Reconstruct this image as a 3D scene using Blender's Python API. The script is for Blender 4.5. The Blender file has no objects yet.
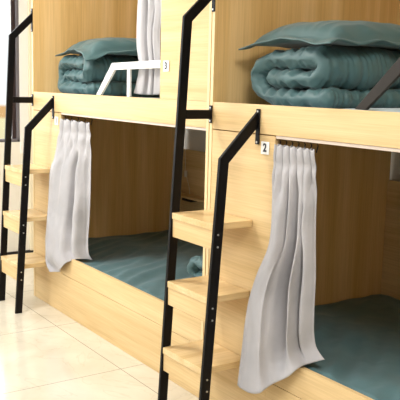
import bpy, bmesh, math, random
from mathutils import Vector, Matrix, noise
random.seed(4)
S = bpy.context.scene
COL = S.collection
P = 1.9228          # bunk pitch
L = 1.917           # bunk length
D = 1.09            # bunk depth
ZB, ZT, ZD = 1.19, 1.30, 0.355
HT = 2.45

# ------------------------------------------------------------------ materials
def new_mat(name):
    m = bpy.data.materials.new(name); m.use_nodes = True
    nt = m.node_tree; b = nt.nodes['Principled BSDF']
    return m, nt, b
def plain(name, col, rough=.5, metal=0., spec=None, coat=0.):
    m, nt, b = new_mat(name)
    b.inputs['Base Color'].default_value = (*col, 1)
    b.inputs['Roughness'].default_value = rough
    b.inputs['Metallic'].default_value = metal
    if spec is not None: b.inputs['Specular IOR Level'].default_value = spec
    b.inputs['Coat Weight'].default_value = coat
    return m
def ramp(nt, stops):
    r = nt.nodes.new('ShaderNodeValToRGB')
    e = r.color_ramp.elements
    e[0].position, e[0].color = stops[0][0], (*stops[0][1], 1)
    e[1].position, e[1].color = stops[-1][0], (*stops[-1][1], 1)
    for p, c in stops[1:-1]:
        x = e.new(p); x.color = (*c, 1)
    return r
def wood(name, axis, base, dark, light, rough=.5, spec=.35):
    """light oak laminate; axis = grain direction"""
    m, nt, b = new_mat(name); N = nt.nodes; K = nt.links
    tc = N.new('ShaderNodeTexCoord'); mp = N.new('ShaderNodeMapping')
    sc = {'X': (.55, 9, 9), 'Z': (9, 9, .45), 'Y': (9, .6, 9)}[axis]
    mp.inputs['Scale'].default_value = sc
    K.new(tc.outputs['Object'], mp.inputs['Vector'])
    n1 = N.new('ShaderNodeTexNoise'); n1.inputs['Scale'].default_value = 1.1
    n1.inputs['Detail'].default_value = 5; n1.inputs['Distortion'].default_value = .7
    K.new(mp.outputs[0], n1.inputs['Vector'])
    r1 = ramp(nt, [(.3, dark), (.48, base), (.7, light)])
    K.new(n1.outputs['Fac'], r1.inputs[0])
    mp2 = N.new('ShaderNodeMapping')
    mp2.inputs['Scale'].default_value = tuple(s * 9 if s > 1 else s * 3 for s in sc)
    K.new(tc.outputs['Object'], mp2.inputs['Vector'])
    n2 = N.new('ShaderNodeTexNoise'); n2.inputs['Scale'].default_value = 2.2; n2.inputs['Detail'].default_value = 3
    K.new(mp2.outputs[0], n2.inputs['Vector'])
    r2 = ramp(nt, [(.35, (.84, .82, .78)), (.6, (1, 1, 1))])
    K.new(n2.outputs['Fac'], r2.inputs[0])
    mx = N.new('ShaderNodeMix'); mx.data_type = 'RGBA'; mx.blend_type = 'MULTIPLY'; mx.inputs[0].default_value = .7
    K.new(r1.outputs[0], mx.inputs[6]); K.new(r2.outputs[0], mx.inputs[7])
    K.new(mx.outputs[2], b.inputs['Base Color'])
    b.inputs['Roughness'].default_value = rough
    b.inputs['Specular IOR Level'].default_value = spec
    return m
OB, OD, OL = (.71, .51, .255), (.61, .41, .18), (.79, .59, .32)
M = {}
M['wood_x'] = wood('oak_horizontal_grain', 'X', OB, OD, OL)
M['wood_z'] = wood('oak_vertical_grain', 'Z', (.73, .48, .195), (.62, .375, .125), (.82, .575, .275))
M['wood_y'] = wood('oak_tread_grain', 'Y', OB, OD, OL, .27, .5)
M['edge'] = plain('oak_edge_band', (.80, .62, .34), .5)
M['black'] = plain('black_powder_coat', (.003, .0025, .003), .42, 0, .18)
M['rail_lit'] = plain('rail_metal_lit', (.86, .86, .84), .35)  # far guard rail metal, its bright reflection put into the colour
M['rail_shaded'] = plain('rail_metal_shaded', (.028, .024, .021), .5, 0, .2)  # same guard rail metal on the nearer bunk, shade put into the colour
M['bolt'] = plain('steel_bolt', (.62, .62, .62), .3, .9)
M['plate'] = plain('white_plastic_plate', (.85, .85, .84), .4)
M['ink'] = plain('black_ink', (.02, .02, .03), .6)
M['track'] = plain('ivory_curtain_track', (.62, .52, .44), .5)
M['cord'] = plain('white_plastic_cord', (.75, .72, .66), .5)
M['blackp'] = plain('black_plastic', (.01, .01, .012), .4)
M['wall'] = plain('cream_wall_paint', (.86, .84, .76), .9)
M['wallg'] = plain('grey_white_wall_paint', (.70, .69, .68), .9)
M['side_strip'] = plain('white_gloss', (.93, .93, .92), .3)
M['ceil'] = plain('white_ceiling_paint', (.85, .85, .84), .9)
M['frame_dark'] = plain('dark_brown_window_frame', (.025, .014, .02), .45)
M['frame_grey'] = plain('grey_window_seal', (.15, .145, .17), .5)

def fabric(name, col, rough=.85, sheen=.3, bump=.12, sc=380, wrinkle=0):
    m, nt, b = new_mat(name); N = nt.nodes; K = nt.links
    tc = N.new('ShaderNodeTexCoord')
    n = N.new('ShaderNodeTexNoise'); n.inputs['Scale'].default_value = sc; n.inputs['Detail'].default_value = 2
    K.new(tc.outputs['Object'], n.inputs['Vector'])
    n3 = N.new('ShaderNodeTexNoise'); n3.inputs['Scale'].default_value = 7; n3.inputs['Detail'].default_value = 4
    K.new(tc.outputs['Object'], n3.inputs['Vector'])
    c0 = tuple(c * .9 for c in col); c1 = tuple(min(1, c * 1.08) for c in col)
    r = ramp(nt, [(.35, c0), (.65, c1)]); K.new(n3.outputs['Fac'], r.inputs[0])
    K.new(r.outputs[0], b.inputs['Base Color'])
    bp = N.new('ShaderNodeBump'); bp.inputs['Strength'].default_value = bump; bp.inputs['Distance'].default_value = .002
    K.new(n.outputs['Fac'], bp.inputs['Height']); K.new(bp.outputs[0], b.inputs['Normal'])
    if wrinkle:
        mp = N.new('ShaderNodeMapping'); mp.inputs['Scale'].default_value = (11, 8, 17); mp.inputs['Rotation'].default_value = (.3, .5, .4)
        K.new(tc.outputs['Object'], mp.inputs['Vector'])
        nw = N.new('ShaderNodeTexNoise'); nw.noise_type = 'RIDGED_MULTIFRACTAL'; nw.inputs['Scale'].default_value = .8
        nw.inputs['Detail'].default_value = 3; nw.inputs['Distortion'].default_value = .8
        K.new(mp.outputs[0], nw.inputs['Vector'])
        b2 = N.new('ShaderNodeBump'); b2.inputs['Strength'].default_value = wrinkle; b2.inputs['Distance'].default_value = .01
        K.new(nw.outputs['Fac'], b2.inputs['Height']); K.new(b2.outputs[0], bp.inputs['Normal'])
    b.inputs['Roughness'].default_value = rough
    b.inputs['Sheen Weight'].default_value = sheen
    return m
M['curtain'] = fabric('grey_curtain_cloth', (.42, .413, .435), .8, .2, wrinkle=.25)
M['teal'] = fabric('teal_cotton', (.050, .118, .126), .5, .15, wrinkle=.55)
M['sheet'] = fabric('teal_bed_sheet', (.072, .155, .172), .6, .15, wrinkle=.35)
M['uppersheet_lit'] = fabric('teal_sheet_lit', (.40, .50, .54), .7, .15)  # teal upper sheet painted pale, bright light put into its colour

def floor_mat():
    m, nt, b = new_mat('glazed_marble_tile'); N = nt.nodes; K = nt.links
    tc = N.new('ShaderNodeTexCoord')
    mp = N.new('ShaderNodeMapping'); mp.inputs['Location'].default_value = (.51, .13, 0)
    K.new(tc.outputs['Object'], mp.inputs['Vector'])
    br = N.new('ShaderNodeTexBrick'); br.offset = 0; br.squash = 1
    br.inputs['Scale'].default_value = 1
    br.inputs['Mortar Size'].default_value = .0022
    br.inputs['Mortar Smooth'].default_value = .1
    br.inputs['Brick Width'].default_value = .765
    br.inputs['Row Height'].default_value = .765
    K.new(mp.outputs[0], br.inputs['Vector'])
    n = N.new('ShaderNodeTexNoise'); n.inputs['Scale'].default_value = 2.2; n.inputs['Detail'].default_value = 6; n.inputs['Distortion'].default_value = 1.2
    K.new(tc.outputs['Object'], n.inputs['Vector'])
    r = ramp(nt, [(.3, (.58, .53, .42)), (.55, (.67, .62, .51)), (.75, (.73, .68, .57))])
    K.new(n.outputs['Fac'], r.inputs[0])
    v = N.new('ShaderNodeTexNoise'); v.inputs['Scale'].default_value = 1.7; v.inputs['Detail'].default_value = 5; v.inputs['Distortion'].default_value = 2.5
    K.new(tc.outputs['Object'], v.inputs['Vector'])
    rv = ramp(nt, [(.488, (1, 1, 1)), (.5, (.80, .77, .72)), (.512, (1, 1, 1))])
    K.new(v.outputs['Fac'], rv.inputs[0])
    mx = N.new('ShaderNodeMix'); mx.data_type = 'RGBA'; mx.blend_type = 'MULTIPLY'; mx.inputs[0].default_value = .45
    K.new(r.outputs[0], mx.inputs[6]); K.new(rv.outputs[0], mx.inputs[7])
    mm = N.new('ShaderNodeMix'); mm.data_type = 'RGBA'
    K.new(br.outputs['Fac'], mm.inputs[0]); K.new(mx.outputs[2], mm.inputs[6]); mm.inputs[7].default_value = (.28, .26, .22, 1)
    K.new(mm.outputs[2], b.inputs['Base Color'])
    b.inputs['Roughness'].default_value = .14
    b.inputs['Specular IOR Level'].default_value = .5
    return m
M['floor'] = floor_mat()

def glass_mat():
    m = bpy.data.materials.new('clear_window_glass'); m.use_nodes = True
    nt = m.node_tree; N = nt.nodes; N.clear()
    o = N.new('ShaderNodeOutputMaterial'); t = N.new('ShaderNodeBsdfTransparent'); g = N.new('ShaderNodeBsdfGlossy')
    g.inputs['Roughness'].default_value = .02
    mx = N.new('ShaderNodeMixShader'); mx.inputs[0].default_value = .06
    nt.links.new(t.outputs[0], mx.inputs[1]); nt.links.new(g.outputs[0], mx.inputs[2]); nt.links.new(mx.outputs[0], o.inputs[0])
    return m
M['glass'] = glass_mat()

# ------------------------------------------------------------------ helpers
def box(bm, x0, x1, y0, y1, z0, z1):
    vs = [bm.verts.new((x, y, z)) for x in (x0, x1) for y in (y0, y1) for z in (z0, z1)]
    for q in ((0, 1, 3, 2), (4, 6, 7, 5), (0, 4, 5, 1), (2, 3, 7, 6), (0, 2, 6, 4), (1, 5, 7, 3)):
        bm.faces.new([vs[i] for i in q])
def prism(bm, poly, x0, x1):
    """poly in (y,z), extruded along x"""
    a = [bm.verts.new((x0, y, z)) for y, z in poly]; b = [bm.verts.new((x1, y, z)) for y, z in poly]
    n = len(poly)
    bm.faces.new(a); bm.faces.new(b[::-1])
    for i in range(n): bm.faces.new([a[i], b[i], b[(i + 1) % n], a[(i + 1) % n]])
def prism_xz(bm, poly, y0, y1):
    a = [bm.verts.new((x, y0, z)) for x, z in poly]; b = [bm.verts.new((x, y1, z)) for x, z in poly]
    n = len(poly)
    bm.faces.new(a); bm.faces.new(b[::-1])
    for i in range(n): bm.faces.new([a[i], b[i], b[(i + 1) % n], a[(i + 1) % n]])
def cyl(bm, p, axis, r, h, seg=14):
    rot = {'X': Matrix.Rotation(math.pi/2, 4, 'Y'), 'Y': Matrix.Rotation(-math.pi/2, 4, 'X'), 'Z': Matrix.Identity(4)}[axis]
    bmesh.ops.create_cone(bm, cap_ends=True, segments=seg, radius1=r, radius2=r*.82, depth=h, matrix=Matrix.Translation(p) @ rot)
def tube(bm, pts, r, seg=8):
    rings = []
    for i, p in enumerate(pts):
        p = Vector(p)
        a = Vector(pts[max(0, i-1)]); c = Vector(pts[min(len(pts)-1, i+1)])
        t = (c - a).normalized()
        n = t.orthogonal().normalized() if abs(t.z) < .95 else Vector((1, 0, 0)).cross(t).normalized()
        b = t.cross(n)
        rings.append([bm.verts.new(p + (n*math.cos(2*math.pi*k/seg) + b*math.sin(2*math.pi*k/seg))*r) for k in range(seg)])
    for a, b in zip(rings, rings[1:]):
        for k in range(seg): bm.faces.new([a[k], a[(k+1) % seg], b[(k+1) % seg], b[k]])
    bm.faces.new(rings[0][::-1]); bm.faces.new(rings[-1])
def obj(name, bm, mat, parent=None, bevel=0, smooth=False, label=None):
    bmesh.ops.recalc_face_normals(bm, faces=bm.faces)
    me = bpy.data.meshes.new(name); bm.to_mesh(me); bm.free()
    me.materials.append(M[mat] if isinstance(mat, str) else mat)
    if smooth: me.polygons.foreach_set('use_smooth', [True]*len(me.polygons))
    o = bpy.data.objects.new(name, me); COL.objects.link(o)
    if parent: o.parent = parent
    if bevel:
        b = o.modifiers.new('bevel', 'BEVEL'); b.width = bevel; b.segments = 2; b.limit_method = 'ANGLE'
    if label: o['label'] = label
    return o
def boxo(name, dims, mat, parent=None, bevel=.0015, label=None):
    bm = bmesh.new(); box(bm, *dims); return obj(name, bm, mat, parent, bevel, label=label)
def empty(name, loc, label, cat, group=None):
    o = bpy.data.objects.new(name, None); COL.objects.link(o); o.location = loc; o.empty_display_size = .1
    o['label'] = label; o['category'] = cat
    if group: o['group'] = group
    return o
def tag(o, label, cat, group=None):
    o['label'] = label; o['category'] = cat
    if group: o['group'] = group
    return o
def struct(o): o['kind'] = 'structure'; return o
def copy_tree(o, parent=None):
    c = o.copy(); COL.objects.link(c)
    if parent: c.parent = parent
    for ch in [x for x in o.children]: copy_tree(ch, c)
    return c

# ------------------------------------------------------------------ room
XW, XE, YB, YF, H = -3.12, 4.2, 1.13, -3.0, 2.8
struct(boxo('floor', (XW-.2, XE+.1, YF-.1, YB+.1, -.05, 0), 'floor', bevel=0))
struct(boxo('ceiling', (XW-.2, XE+.1, YF-.1, YB+.1, H, H+.05), 'ceil', bevel=0))
struct(boxo('wall_back', (XW-.2, XE+.1, YB, YB+.1, 0, H), 'wallg', bevel=0))
struct(boxo('wall_right', (XE, XE+.1, YF, YB, 0, H), 'wallg', bevel=0))
def wall_open(name, fixed, a0, a1, w0, w1, z0, z1, th, mat, axis):
    bm = bmesh.new()
    for (p, q, r, s) in ((a0, w0, 0, H), (w1, a1, 0, H), (w0, w1, 0, z0), (w0, w1, z1, H)):
        if q - p < 1e-4 or s - r < 1e-4: continue
        if axis == 'Y': box(bm, fixed-th, fixed, p, q, r, s)
        else: box(bm, p, q, fixed-th, fixed, r, s)
    return struct(obj(name, bm, mat))
WY0, WY1, WZ0, WZ1 = -2.5, .376, .89, 2.62
wall_open('wall_left', XW, YF, YB, WY0, WY1, WZ0, WZ1, .2, 'wall', 'Y')
FX0, FX1 = -2.2, 0.6
wall_open('wall_front', YF, XW, XE, FX0, FX1, .25, 2.55, .1, 'wallg', 'X')
# window in the far end wall (two glazed leaves)
bm = bmesh.new(); fx0, fx1 = XW-.03, XW+.004
for y0, y1, z0, z1 in ((WY0, WY1, WZ0, WZ0+.025), (WY0, WY1, WZ1-.05, WZ1), (WY0, WY0+.025, WZ0, WZ1), (WY1-.026, WY1, WZ0, WZ1)):
    box(bm, fx0, fx1, y0, y1, z0, z1)
win = struct(obj('window_1', bm, 'frame_grey', None, .006))
bm = bmesh.new()
for y0, y1, z0, z1 in ((WY1-.058, WY1-.0265, WZ0+.026, WZ1-.052), (-.68, -.62, WZ0+.026, WZ1-.052), (-1.64, -1.58, WZ0+.026, WZ1-.052), (WY0+.026, WY0+.055, WZ0+.026, WZ1-.052)):
    box(bm, XW-.022, XW-.004, y0, y1, z0, z1)
boxo('window_side_strip', (XW+.0005, XW+.012, WY1+.001, .446, .80, H-.02), 'side_strip', win, .002, label='white strip beside the window')  # plain white strip between window frame and trim
obj('window_sash', bm, 'frame_dark', win, .003, label='dark brown sash bars')
boxo('window_pane', (XW-.035, XW-.03, WY0+.02, WY1-.02, WZ0+.02, WZ1-.03), 'glass', win, 0)
# unseen window in the opposite wall, added to light the bunk fronts
bm = bmesh.new()
for x0, x1 in ((FX0, FX0+.06), (-1.3, -1.24), (-.36, -.3), (FX1-.06, FX1)): box(bm, x0, x1, YF-.07, YF-.02, .25, 2.55)
box(bm, FX0, FX1, YF-.07, YF-.02, .25, .31); box(bm, FX0, FX1, YF-.07, YF-.02, 2.49, 2.55)
w2 = struct(obj('added_window', bm, 'frame_grey'))
# black skirting on the end wall, cream corner trim beside the window
struct(boxo('baseboard_left', (XW, XW+.012, YF, YB, 0.0, .02), 'blackp', bevel=0))
struct(boxo('trim_1', (XW, XW+.03, .447, .50, .021, H), plain('cream_trim', (.9, .82, .62), .6), bevel=.002))

# world: bright overcast daylight with a pale building band low down
w = bpy.data.worlds.new('daylight'); S.world = w; w.use_nodes = True
nt = w.node_tree; bg = nt.nodes['Background']
tc = nt.nodes.new('ShaderNodeTexCoord'); sp = nt.nodes.new('ShaderNodeSeparateXYZ')
nt.links.new(tc.outputs['Generated'], sp.inputs[0])
r = ramp(nt, [(0.0, (.50, .45, .36)), (.225, (.75, .70, .45)), (.25, (.78, .74, .46)), (.252, (.62, .38, .17)), (.266, (.62, .38, .17)), (.27, (.9, .97, 1.0)), (.8, (.86, .94, 1.0))])
r.color_ramp.elements[0].position = .0
ad = nt.nodes.new('ShaderNodeMath'); ad.inputs[1].default_value = .3
nt.links.new(sp.outputs['Z'], ad.inputs[0]); nt.links.new(ad.outputs[0], r.inputs[0]); nt.links.new(r.outputs[0], bg.inputs[0])
bg.inputs[1].default_value = 1.1

# ------------------------------------------------------------------ bunk beds
BG = 'built-in bunk beds along the wall'
def text_mesh(ch, size, parent, loc, name='digit'):
    cu = bpy.data.curves.new(name, 'FONT'); cu.body = ch; cu.size = size; cu.extrude = .0006
    cu.align_x = 'CENTER'; cu.align_y = 'CENTER'; cu.offset = .0012
    tmp = bpy.data.objects.new('tmp', cu); COL.objects.link(tmp)
    bpy.context.view_layer.update()
    me = bpy.data.meshes.new_from_object(tmp.evaluated_get(bpy.context.evaluated_depsgraph_get()))
    bpy.data.objects.remove(tmp); me.name = name
    me.transform(Matrix.Translation(loc) @ Matrix.Rotation(math.pi/2, 4, 'X'))
    me.materials.clear(); me.materials.append(M['ink'])
    o = bpy.data.objects.new(name, me); COL.objects.link(o); o.parent = parent
    return o
def number_plate(root, ch, x, z):
    p = boxo('number_plate', (x-.0235, x+.0235, -.0035, -.0002, z-.024, z+.024), 'plate', root, .001, label='small white number plate reading %s' % ch)
    text_mesh(ch, .043, p, (x, -.0042, z))
def guard_rail(root, mat, label, dx):
    y0, y1 = .022, .037
    bm = bmesh.new()
    # sloping foot, top bar, end lug: one bent flat bar, drawn in XZ
    t = .036
    a, b_, c = (.83+dx, 1.301), (1.01+dx, 1.466), (1.515, 1.476)
    prism_xz(bm, [(a[0], a[1]), (a[0]+.05, a[1]), (1.033+dx, 1.432), (c[0], 1.440), (c[0], c[1]), (b_[0]-.003, b_[1])], y0, y1)
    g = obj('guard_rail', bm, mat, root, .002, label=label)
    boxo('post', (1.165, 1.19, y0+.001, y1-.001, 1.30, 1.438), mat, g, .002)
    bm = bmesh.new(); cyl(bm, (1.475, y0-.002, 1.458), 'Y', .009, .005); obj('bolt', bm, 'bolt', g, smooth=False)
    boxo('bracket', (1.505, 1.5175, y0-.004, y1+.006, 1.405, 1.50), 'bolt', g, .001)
def bunk(x, num_low, num_up, label, rail_mat, rail_label):
    R = empty('bunk_bed', (x, 0, 0), label, 'bunk bed', BG)
    boxo('end_panel', (0, .018, 0, D, 0, HT), 'wood_z', R)
    boxo('end_panel', (L-.018, L, 0, D, 0, HT), 'wood_z', R)
    boxo('edge_band', (.0, .018, -.0012, -.0002, 0.0, HT), 'edge', R, 0)
    boxo('edge_band', (L-.018, L, -.0012, -.0002, 0.0, HT), 'edge', R, 0)
    fp = boxo('front_panel', (.0185, .424, .0005, .0185, 0, ZB-.004), 'wood_x', R)
    boxo('front_panel', (1.518, L-.0185, .0005, .0185, ZT+.0005, HT), 'wood_x', R)
    boxo('top_rail', (.0185, L-.0185, .0, .02, ZB, ZT), 'wood_x', R)
    boxo('bed_rail', (.4245, L-.0185, .0, .02, .2405, ZD), 'wood_x', R)
    boxo('plinth_board', (.4245, L-.0185, .0, .02, 0, .2385), 'wood_x', R)
    boxo('curtain_track', (.4245, L-.0185, .003, .018, ZB-.012, ZB-.0005), 'track', R, .001, label='slim ivory curtain track')
    boxo('slat_deck', (.0185, L-.0185, .0205, D-.018, 1.235, 1.253), 'wood_x', R, 0)
    boxo('slat_deck', (.0185, L-.0185, .0205, D-.018, .22, .238), 'wood_x', R, 0)
    boxo('back_panel', (.0185, L-.0185, D-.015, D, .2385, .922), 'wood_x', R)
    boxo('back_panel', (.0185, L-.0185, D-.015, D, 1.2535, HT), 'wood_z', R)
    boxo('fascia', (.0185, L-.0185, .0, .02, HT-.12, HT), 'wood_x', R)
    if num_up: boxo('shelf', (.06, .5, D-.105, D-.0155, .603, .617), 'wood_x', R, .001)
    if num_low: number_plate(R, num_low, .37, 1.139)
    if num_up: number_plate(R, num_up, 1.573, 1.447)
    guard_rail(R, rail_mat, rail_label, 0 if num_up else -.035)
    return R
bunk(-P, '1', '3', 'far light oak bunk bed by the window, with guard rail painted as brightly lit', 'rail_lit', 'metal guard rail, its bright reflection painted white')
bunk(0, '2', None, 'light oak bunk bed nearest the camera, carrying the number 2 plate', 'rail_shaded', 'metal guard rail, its shade painted dark grey')

# ------------------------------------------------------------------ ladders
def strip_poly(front, wdt):
    """front: list of (y,z) of the front edge, bottom to top; returns polygon with the rear edge offset by wdt"""
    n = len(front); back = []
    for i in range(n):
        ts = []
        if i > 0: ts.append((Vector(front[i])-Vector(front[i-1])).normalized())
        if i < n-1: ts.append((Vector(front[i+1])-Vector(front[i])).normalized())
        t = sum(ts, Vector((0, 0))).normalized(); nn = Vector((t.y, -t.x))
        k = 1 / max(.4, nn.dot(Vector((ts[0].y, -ts[0].x))))
        back.append(Vector(front[i]) + nn*wdt*k)
    return front, back
def stringer(root, x0, x1, y_bot, bend, end, tw=.046):
    f, b = strip_poly([(y_bot, 0), bend, end], tw)
    # clip to floor and to the bed front
    b[0] = Vector((b[0].x, 0))
    d = (b[2]-b[1]); b[2] = b[1] + d*((-.002-b[1].x)/d.x)
    poly = [tuple(p) for p in f] + [tuple(p) for p in b[::-1]]
    bm = bmesh.new(); prism(bm, poly, x0, x1)
    return obj('stringer', bm, 'black', root, .0025)
def bracket(root, x0, x1, z0, z1):
    b = boxo('bracket', (x0, x1, -.0055, -.0016, z0, z1), 'black', root, .001)
    for z in (z0+.009, z1-.009):
        bm = bmesh.new(); cyl(bm, ((x0+x1)/2, -.0065, z), 'Y', .0042, .003); obj('bolt', bm, 'bolt', b)
TR = [(.853, .191), (.570, .207), (.289, .223)]
def ladder(x, label):
    R = empty('bunk_ladder', (x, 0, 0), label, 'ladder', 'black framed step ladders')
    stringer(R, .006, .0215, -.238, (-.151, 1.634), (-.002, 1.778), .040)
    stringer(R, .3085, .324, -.246, (-.175, 1.10), (-.002, 1.275), .042)
    boxo('tie_bar', (.006, .0215, -.131, -.0055, 1.230, 1.267), 'black', R, .002)
    bracket(R, -.002, .020, 1.213, 1.285); bracket(R, -.002, .020, 1.662, 1.80); bracket(R, .312, .335, 1.149, 1.283)
    for zt, d in TR:
        t = boxo('tread', (.0225, .3075, -d, -.0018, zt-.026, zt), 'wood_y', R, .0015)
        boxo('apron', (.0225, .3075, -d+.004, -d+.022, zt-.100, zt-.0265), 'wood_x', t, .001)
        for dz in (.040, .087):
            bm = bmesh.new(); cyl(bm, (.325, -d+.015, zt-dz), 'X', .0042, .004); obj('bolt', bm, 'bolt', t)
    return R
ladder(-P, 'black metal and oak step ladder by the window, at the far bunk bed')
ladder(0, 'black metal and oak step ladder in the middle, between the two bunk beds')

# ------------------------------------------------------------------ curtains
def cr(p, t):
    """Catmull-Rom through points p (list of tuples), t in 0..1"""
    n = len(p)-1; s = min(n-1e-9, max(0, t*n)); i = int(s); f = s-i
    g = lambda k: Vector(p[min(n, max(0, k))])
    a, b, c, d = g(i-1), g(i), g(i+1), g(i+2)
    return .5*((2*b)+(c-a)*f+(2*a-5*b+4*c-d)*f*f+(3*b-a-3*c+d)*f**3)
def by_len(p, n=64):
    q = [cr(p, k/n) for k in range(n+1)]; s = [0]
    for a, b in zip(q, q[1:]): s.append(s[-1]+(b-a).length)
    def fn(t):
        x = t*s[-1]
        for k in range(n):
            if s[k+1] >= x:
                h = (x-s[k])/max(1e-9, s[k+1]-s[k]); return q[k].lerp(q[k+1], h)
        return q[-1].copy()
    return fn
def sm(a, b, x):
    x = max(0, min(1, (x-a)/(b-a))); return x*x*(3-2*x)
def table(tab, u, v):
    vs, rows = tab
    vals = [cr([(q, 0, 0) for q in row], u).x for row in rows]
    if v <= vs[0]: return vals[0]
    for k in range(len(vs)-1):
        if v <= vs[k+1]:
            f = sm(0, 1, (v-vs[k])/(vs[k+1]-vs[k])); return vals[k]*(1-f)+vals[k+1]*f
    return vals[-1]
T2 = ([.12, .3, .58, .82, 1.], [
 [.0, .6, -.6, .8, -.6, .7, -.9, .3, .9, .8, -.3, -.6],
 [-.2, .4, .9, .2, -1., .6, -.8, .4, -.3, 1., .7, -.6],
 [-.3, .4, .8, .9, .8, .2, -1.4, .4, .8, -1.1, .7, -.5],
 [-.1, .2, .5, .8, .9, .5, -.8, -.4, .8, -.7, .5, -.3],
 [0, .0, .2, .4, .5, .1, -.15, .1, .35, -.1, .1, 0]])
T1 = ([.1, .3, .6, .85, 1.], [
 [.0, .7, -.8, .5, .9, -1., .2, .9, .6, -.7, .4, -.2],
 [-.2, .6, 1., .0, .5, .8, .3, -1.1, 1., .5, -.4, -.5],
 [-.3, .3, .3, .5, .6, .8, .3, -1.0, .7, 1., .1, -.5],
 [-.3, .2, .4, .5, .5, .6, .6, -.4, .2, .9, .1, -.4],
 [.4, -.5, -.6, -.1, .3, .6, .2, -.6, 0, .5, .1, 0]])
T3 = ([.0, .4, .7, 1.], [
 [-.4, .6, .5, -.8, .7, .3, -.9, .8, .4, -.7, .6, -.3],
 [-.4, .6, .9, .4, -.9, .6, .3, -1., .9, .4, -.6, -.2],
 [-.2, .5, .9, .9, -.3, -.9, .7, .5, -1., .8, .3, -.3],
 [0, .3, .6, .8, .3, -.8, .2, .8, -.6, .6, .4, 0]])
def curtain(x, Lp, Rp, Bp, pleats, folds, amp, label, group, seed, tab, pinch=.08, hooks=True):
    """hanging gathered cloth: left edge, right edge and hem are curves in metres"""
    R = empty('curtain', (x, 0, 0), label, 'curtain', group)
    lf, rf = by_len(Lp), by_len(Rp); bf = by_len(Bp)
    NU, NV = 150, 110; bm = bmesh.new(); G = []
    Pbl, Pbr = lf(1), rf(1)
    for j in range(NV+1):
        v = j/NV; row = []
        l, r_ = lf(v), rf(v)
        wdt = (r_-l).length
        for i in range(NU+1):
            u = i/NU
            p = l.lerp(r_, u)
            # bend the hem towards the hem curve
            lin = Pbl.lerp(Pbr, u)
            p = p + (bf(u)-lin)*(v**3)
            # fold pattern: pencil pleats above, broad draped folds below
            k = sm(0, .03, v)
            a_top = 2*abs(math.cos(math.pi*(pleats*u)+.4))**.6-1
            lean = .10*v*math.sin(2.1*u+seed)
            ph = 2*math.pi*(folds*(u+lean)) + seed + .8*math.sin(3*v+seed)
            s = math.sin(ph); s2 = math.sin(2.35*ph+1.1+seed+1.4*v)
            a_low = table(tab, u, v); a_low = a_low*(2.1 if a_low < 0 else .9) + .08*s2
            m = sm(pinch*.7, pinch*2.6, v)
            am_t = .018*(1-.65*math.exp(-((v-pinch)/.03)**2))
            am_l = amp*(.35+.65*sm(.1, .6, v))*(1-.55*sm(.9, 1, v)*0)
            env = min(1, 10*u+.3, 10*(1-u)+.3)*(1-.3*sm(.9, 1, v))
            dsp = (1-m)*a_top*am_t + m*a_low*am_l*env
            dx = (1-m)*.006*math.sin(2*math.pi*pleats*u+.8) + m*.35*am_l*math.cos(ph)*env
            nz = noise.noise(Vector((u*3+seed*7, v*5, seed)))*.010*sm(.2, .8, v)*env
            dsp += nz
            q = p + Vector((dx, -dsp, 0)) + Vector((.25*dsp, 0, 0))
            if j == 0: q.z += .004*math.cos(4*math.pi*pleats*u)
            row.append(bm.verts.new(q))
        G.append(row)
    for a, b in zip(G, G[1:]):
        for i in range(NU): bm.faces.new([a[i], a[i+1], b[i+1], b[i]])
    o = obj('cloth_panel', bm, 'curtain', R, smooth=True)
    so = o.modifiers.new('thick', 'SOLIDIFY'); so.thickness = .0022; so.offset = 0
    if hooks:
        top0, top1 = Vector(Lp[0]), Vector(Rp[0])
        for k in range(pleats+1):
            c = top0.lerp(top1, (k+.1)/(pleats+.4)); bm = bmesh.new()
            z1 = 1.173 if c.z < 1.5 else c.z+.03
            pts = [(c.x, c.y+.012, z1), (c.x+.002, c.y+.016, (z1+c.z)/2+.003), (c.x, c.y+.010, c.z-.012)]
            tube(bm, pts, .0022, 6); obj('hook', bm, 'blackp', R, smooth=True)
    return R
c2L = [(.428,.004,1.156),(.437,-.012,1.082),(.446,-.022,1.009),(.462,-.037,.845),(.458,-.047,.765),(.418,-.062,.666),(.389,-.072,.572),(.384,-.082,.484),(.381,-.087,.416),(.379,-.102,.226)]
c2R = [(.619,.026,1.152),(.622,.028,1.099),(.623,.03,1.01),(.618,.035,.864),(.625,.038,.681),(.630,.04,.532),(.628,.045,.485),(.637,.055,.429),(.680,.06,.395)]
c2B = [(.379,-.102,.226),(.440,-.100,.222),(.501,-.092,.240),(.566,-.060,.293),(.622,-.018,.357),(.645,.026,.372),(.680,.06,.395)]
curtain(0, c2L, c2R, c2B, 6, 2.6, .034, 'grey bed curtain under the number 2 plate, hanging over the nearer lower bunk', 'grey bed curtains', .6, T2)
c1L = [(.438,.004,1.154),(.420,-.012,1.04),(.373,-.022,.917),(.340,-.032,.849),(.329,-.042,.664),(.320,-.053,.50),(.318,-.058,.421),(.340,-.062,.306),(.395,-.058,.25)]
c1R = [(.765,.028,1.148),(.755,.03,1.0),(.745,.03,.89),(.724,.035,.692),(.690,.042,.53),(.672,.048,.46),(.668,.06,.40),(.672,.085,.362)]
c1B = [(.395,-.058,.25),(.455,-.052,.257),(.530,-.036,.305),(.590,-.020,.350),(.625,.035,.368),(.672,.085,.362)]
curtain(-P, c1L, c1R, c1B, 4, 2.3, .032, 'grey bed curtain under the number 1 plate, hanging over the far lower bunk', 'grey bed curtains', 2.3, T1)
c3L = [(1.215,.055,2.29),(1.215,.055,1.9),(1.205,.055,1.70),(1.205,.055,1.55),(1.222,.06,1.44),(1.165,.065,1.312)]
c3R = [(1.43,.05,2.29),(1.44,.05,1.75),(1.43,.05,1.6),(1.425,.055,1.45),(1.42,.06,1.312)]
c3B = [(1.165,.065,1.318),(1.25,.06,1.314),(1.34,.06,1.314),(1.42,.06,1.318)]
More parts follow.
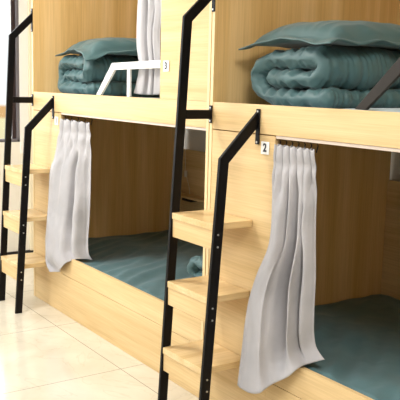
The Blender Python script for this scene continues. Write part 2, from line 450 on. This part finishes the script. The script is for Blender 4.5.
curtain(-P, c3L, c3R, c3B, 5, 2.4, .014, 'grey curtain hanging in the upper far bunk beside the number 3 plate', 'grey bed curtains', 4.1, T3, hooks=False)
tag(boxo('curtain_rod', (-P+.02, -P+1.517, .05, .066, 2.295, 2.311), 'track'), 'ivory curtain rod across the top of the far upper bunk', 'curtain rod')

# ------------------------------------------------------------------ bedding
def mattress(x, x0, x1, y0, y1, z0, z1, mat, label, group, seed, wr=.011, hump=0):
    bm = bmesh.new(); NX, NY = 120, 70
    def top(u, v):
        X = x0+(x1-x0)*u; Y = y0+(y1-y0)*v
        e = min(u*(x1-x0), (1-u)*(x1-x0), v*(y1-y0), (1-v)*(y1-y0))
        rd = .02
        drop = 0 if e > rd else rd-math.sqrt(max(0, rd*rd-(rd-e)**2))
        k = min(1, e/.04)
        w1 = noise.noise(Vector((X*2.2+seed, Y*3.5, seed)))
        ww = abs(noise.noise(Vector(((X+Y*.7)*9+seed, (Y-X*.5)*2.2, seed+3))))
        w3 = noise.noise(Vector((X*14, Y*14, seed)))
        return Vector((X, Y, z1-drop+k*(w1*wr*1.2-ww*wr*2.6+w3*wr*.2+hump*sm(.58, .72, X))))
    T = [[bm.verts.new(top(i/NX, j/NY)) for j in range(NY+1)] for i in range(NX+1)]
    for i in range(NX):
        for j in range(NY): bm.faces.new([T[i][j], T[i+1][j], T[i+1][j+1], T[i][j+1]])
    ring = [T[i][0] for i in range(NX)]+[T[NX][j] for j in range(NY)]+[T[i][NY] for i in range(NX, 0, -1)]+[T[0][j] for j in range(NY, 0, -1)]
    low = [bm.verts.new((v.co.x, v.co.y, z0)) for v in ring]
    n = len(ring)
    for k in range(n): bm.faces.new([ring[k], ring[(k+1) % n], low[(k+1) % n], low[k]])
    bm.faces.new(low)
    o = obj('mattress', bm, mat, smooth=True); o.location = (x, 0, 0)
    return tag(o, label, 'mattress', group)
for x, s, a in ((-P, 1.3, 'far'), (0, 5.2, 'nearer')):
    mattress(x, .024, L-.024, .024, D-.022, .2385, .352, 'sheet', 'teal sheeted mattress in the lower bunk of the %s bunk bed' % a, 'lower bunk mattresses', s)
    mattress(x, .024, L-.024, .024, D-.022, 1.2535, 1.287, 'uppersheet_lit', 'teal sheeted mattress, painted pale as if lit, in the upper bunk of the %s bunk bed' % a, 'upper bunk mattresses', s+2, .002, 0 if a=='far' else .018)

def quilt(loc, label, group, seed, rz=0, sc=1):
    """duvet folded in a flat spiral: an inflated band following an S path, puckered at its two open ends"""
    path = []
    def seg(a, b, n):
        for k in range(n): path.append((a[0]+(b[0]-a[0])*k/n, a[1]+(b[1]-a[1])*k/n))
    def arc(c, rad, a0, a1, n):
        for k in range(n): 
            a = math.radians(a0+(a1-a0)*k/n); path.append((c[0]+rad*math.cos(a), c[1]+rad*math.sin(a)))
    r0 = .0405
    seg((-.105, .116), (.150, .116), 26)
    arc((.150, .1545), .0385, -90, 90, 18)
    seg((.150, .193), (-.120, .193), 28)
    arc((-.120, .1175), .0755, 90, 270, 26)
    seg((-.120, .042), (.188, .042), 30); path.append((.188, .042))
    M_ = len(path); NY = 150; HY = .41
    nrm = []
    for k in range(M_):
        a, b = path[max(0, k-1)], path[min(M_-1, k+1)]
        t = Vector((b[0]-a[0], b[1]-a[1])).normalized(); nrm.append(Vector((-t.y, t.x)))
    bm = bmesh.new(); rings = []
    for j in range(NY+1):
        q = 2*j/NY-1; t = math.copysign(1-(1-abs(q))**1.5, q)
        e = max(0, (abs(t)-.88)/.12)
        pr = max(.05, math.sqrt(max(0, 1-e*e)))
        endk = sm(.55, 1, abs(t))
        ring = []
        def pt(k, side, ang=None):
            p = Vector(path[k]); n = nrm[k]; s_ = k*.011
            puff = 1+.22*noise.noise(Vector((s_*5+seed, t*2.2, seed)))
            # long creases running along the band, and puckers gathered at the open ends
            c1 = abs(noise.noise(Vector((s_*15+seed*3, t*1.6+s_*2, side*5+seed))))
            c2 = abs(noise.noise(Vector((s_*34+seed, t*4.5, side*3))))
            c3 = abs(noise.noise(Vector((s_*3.0, t*13+s_*4, side*7+seed))))
            r = r0*pr*puff - (.030*c1*(.3+.7*endk)+.020*c2*endk+.024*c3*(1-endk*.6)-.006)*min(1, pr*1.6)
            r = max(.002, r)
            if ang is None: off = n*side*r
            else:
                tt = Vector((n.y, -n.x)) * (1 if k else -1)
                off = (n*math.cos(ang)+tt*math.sin(ang))*r
            yy = t*HY*(1+.07*noise.noise(Vector((s_*4+seed, sum(loc[:1])*0+1, math.copysign(2, t))))) - .02*(1 if t < 0 else -1)*sm(.9, 1, abs(t))*noise.noise(Vector((s_*7, seed, 4)))
            z = p.y+off.y+.010*noise.noise(Vector((p.x*7+seed, t*3, seed)))
            z -= .006*endk*(p.y/.2)
            return Vector((p.x+off.x+.014*noise.noise(Vector((t*3+seed, p.y*12, 2))), yy, max(.0, z)))
        for k in range(M_): ring.append(pt(k, 1))
        for a in (30, 60, 90, 120, 150): ring.append(pt(M_-1, 0, math.radians(a)))
        for k in range(M_-1, -1, -1): ring.append(pt(k, -1))
        for a in (150, 120, 90, 60, 30): ring.append(pt(0, 0, math.radians(a)))
        rings.append([bm.verts.new(p) for p in ring])
    n = len(rings[0])
    for a, b in zip(rings, rings[1:]):
        for k in range(n): bm.faces.new([a[k], a[(k+1) % n], b[(k+1) % n], b[k]])
    for g, flip in ((rings[0], 0), (rings[-1], 1)):
        for k in range(M_-1):
            bm.faces.new([g[k], g[k+1], g[2*M_+5-2-k-0], g[2*M_+5-1-k]])
        bm.faces.new(g[M_-1:M_+6]); bm.faces.new(g[2*M_+4:]+[g[0]])
    o = obj('folded_quilt', bm, 'teal', smooth=True); o.location = loc; o.rotation_euler = (0, 0, rz); o.scale = (sc, sc, sc)
    return tag(o, label, 'quilt', group)
QG = 'folded teal quilts'
def pillow(loc, sx, sy, th, label, group, seed, rz=0, tilt=0, cd=0):
    bm = bmesh.new(); N = 90; fl = .13
    def shape(u, v, s):
        # rounded flange outline
        au, av = abs(u), abs(v)
        iu, iv = min(1, au/(1-fl*.7)), min(1, av/(1-fl))
        hh = (max(0, 1-iu**5)**.5)*(max(0, 1-iv**4)**.5)
        x, y = u*sx/2, v*sy/2
        pull = 1-.04*(1-au**2)*av**4-.0
        x *= 1-.05*(1-av*av)*au**3; y *= 1-.035*(1-au*au)*av**3
        wv = noise.noise(Vector((x*9+seed, y*9, seed)))*.022*max(au, av)**3
        wr = abs(noise.noise(Vector((x*16+seed, y*11, seed+5))))*.009*min(1, hh*3)
        droop = -.022*(max(au, av)**4) - .012*(au*av)**2
        z = droop+wv
        if u > 0 and v < 0: z -= cd*(u*-v)**3
        if s > 0: z += th*.68*hh+.0025-wr
        else: z += -th*.32*hh-.0025
        return Vector((x, y, z))
    T = [[None]*(N+1) for _ in range(N+1)]; B = [[None]*(N+1) for _ in range(N+1)]
    for i in range(N+1):
        for j in range(N+1):
            u, v = 2*i/N-1, 2*j/N-1
            T[i][j] = bm.verts.new(shape(u, v, 1)); B[i][j] = bm.verts.new(shape(u, v, -1))
    for i in range(N):
        for j in range(N):
            bm.faces.new([T[i][j], T[i+1][j], T[i+1][j+1], T[i][j+1]])
            bm.faces.new([B[i][j], B[i][j+1], B[i+1][j+1], B[i+1][j]])
    for k in range(N):
        bm.faces.new([T[k][0], B[k][0], B[k+1][0], T[k+1][0]]); bm.faces.new([T[k+1][N], B[k+1][N], B[k][N], T[k][N]])
        bm.faces.new([T[0][k+1], B[0][k+1], B[0][k], T[0][k]]); bm.faces.new([T[N][k], B[N][k], B[N][k+1], T[N][k+1]])
    o = obj('pillow', bm, 'teal', smooth=True); o.location = loc; o.rotation_euler = (tilt, 0, rz)
    return tag(o, label, 'pillow', group)
for x, a, s, dx, rz, cd in ((-P, 'far', 3.1, .425, -.10, .04), (0, 'nearer', 8.4, .352, 0, .008)):
    quilt((x+.340, .512, 1.289), 'thick folded teal quilt in the upper bunk of the %s bunk bed' % a, QG, s)
    pillow((x+dx, .45, 1.562), .53, .76, .095, 'teal flanged pillow on the folded quilt of the %s upper bunk' % a, 'teal pillows', s+1, rz, 0, cd)
quilt((-P+1.685, .545, .353), 'folded teal quilt in the far lower bunk, behind the middle ladder', QG, 6.6, math.pi, .88)

# ------------------------------------------------------------------ cords and adapters
def cord(x, a, zs):
    R = empty('light_cord', (x, 0, 0), 'thin white cord with inline switch hanging in the %s lower bunk' % a, 'cord', 'white hanging cords')
    y = D-.03
    bm = bmesh.new(); tube(bm, [(.115, y, 1.20), (.118, y, 1.05), (.125, y-.002, .9), (.135, y-.003, zs+.02), (.15, y-.003, zs-.02), (.19, y-.004, .66), (.205, y-.01, .623)], .0018, 6)
    obj('wire', bm, 'cord', R, smooth=True)
    bm = bmesh.new(); box(bm, .134, .152, y-.012, y+.002, zs-.022, zs+.022); obj('switch', bm, 'cord', R, .003)
cord(-P, 'far', .757); cord(0, 'nearer', .785)
bm = bmesh.new(); box(bm, .16, .27, D-.075, D-.0155, .577, .6025); box(bm, .195, .235, D-.082, D-.075, .582, .598)
o = obj('power_adapter', bm, 'blackp', None, .003); o.location = (-P, 0, 0); tag(o, 'small black box fixed under the shelf of the far lower bunk', 'adapter')

# ------------------------------------------------------------------ added fill lamps and daylight
def area(name, loc, rot, sx, sy, e, col):
    l = bpy.data.lights.new(name, 'AREA'); l.shape = 'RECTANGLE'; l.size = sx; l.size_y = sy; l.energy = e; l.color = col
    o = bpy.data.objects.new(name, l); COL.objects.link(o); o.location = loc; o.rotation_euler = rot; return o
area('window_daylight', (XW-.25, (WY0+WY1)/2, 1.75), (0, -math.pi/2, 0), 1.7, 2.8, 45, (.95, .98, 1))
area('added_window_daylight', ((FX0+FX1)/2, YF-.15, 1.5), (math.pi/2, 0, 0), 2.7, 2.1, 42, (1, .98, .95))  # light for the unseen opposite opening, added to brighten the bunk fronts
# unseen ceiling lamps, added as fill for bunk fronts and end panels
em, nt, b = new_mat('added_lamp_diffuser'); b.inputs['Emission Color'].default_value = (1, .96, .9, 1); b.inputs['Emission Strength'].default_value = 5
for lx, ly, e, rl, which in ((2.1, -.9, 32, .45, 'nearest the camera'), (-1.1, -1.1, 40, .3, 'nearest the window')):
    bm = bmesh.new(); cyl(bm, (0, 0, 0), 'Z', rl, .06, 48)
    lo = obj('added_ceiling_lamp', bm, em); lo.location = (lx, ly, H-.031); tag(lo, 'added round ceiling fill lamp, out of view, %s' % which, 'ceiling lamp', 'added fill lamps')
    area('added_lamp_light', (lx, ly, H-.07), (0, 0, 0), rl*1.8, rl*1.8, e, (1, .96, .9))

# ------------------------------------------------------------------ camera
cam = bpy.data.cameras.new('camera'); co = bpy.data.objects.new('camera', cam); COL.objects.link(co)
r_ = Vector((0.5618173782710966, 0.8268880875318292, 0.024846009147258458))
u_ = Vector((-0.13772539889760577, 0.06387625421740113, 0.9884085889175))
f_ = Vector((-0.8157162177933495, 0.558727048607017, -0.14977028137719792))
mt = Matrix((r_, u_, -f_)).transposed().to_4x4(); mt.translation = (2.6025, -1.8224, 1.3697)
co.matrix_world = mt
cam.sensor_width = 36; cam.lens = 763.0/400*36; cam.clip_start = .05
S.camera = co
S.view_settings.view_transform = 'Standard'; S.view_settings.look = 'None'
S.view_settings.gamma = 1; S.view_settings.use_curve_mapping = False
S.view_settings.exposure = 0.22
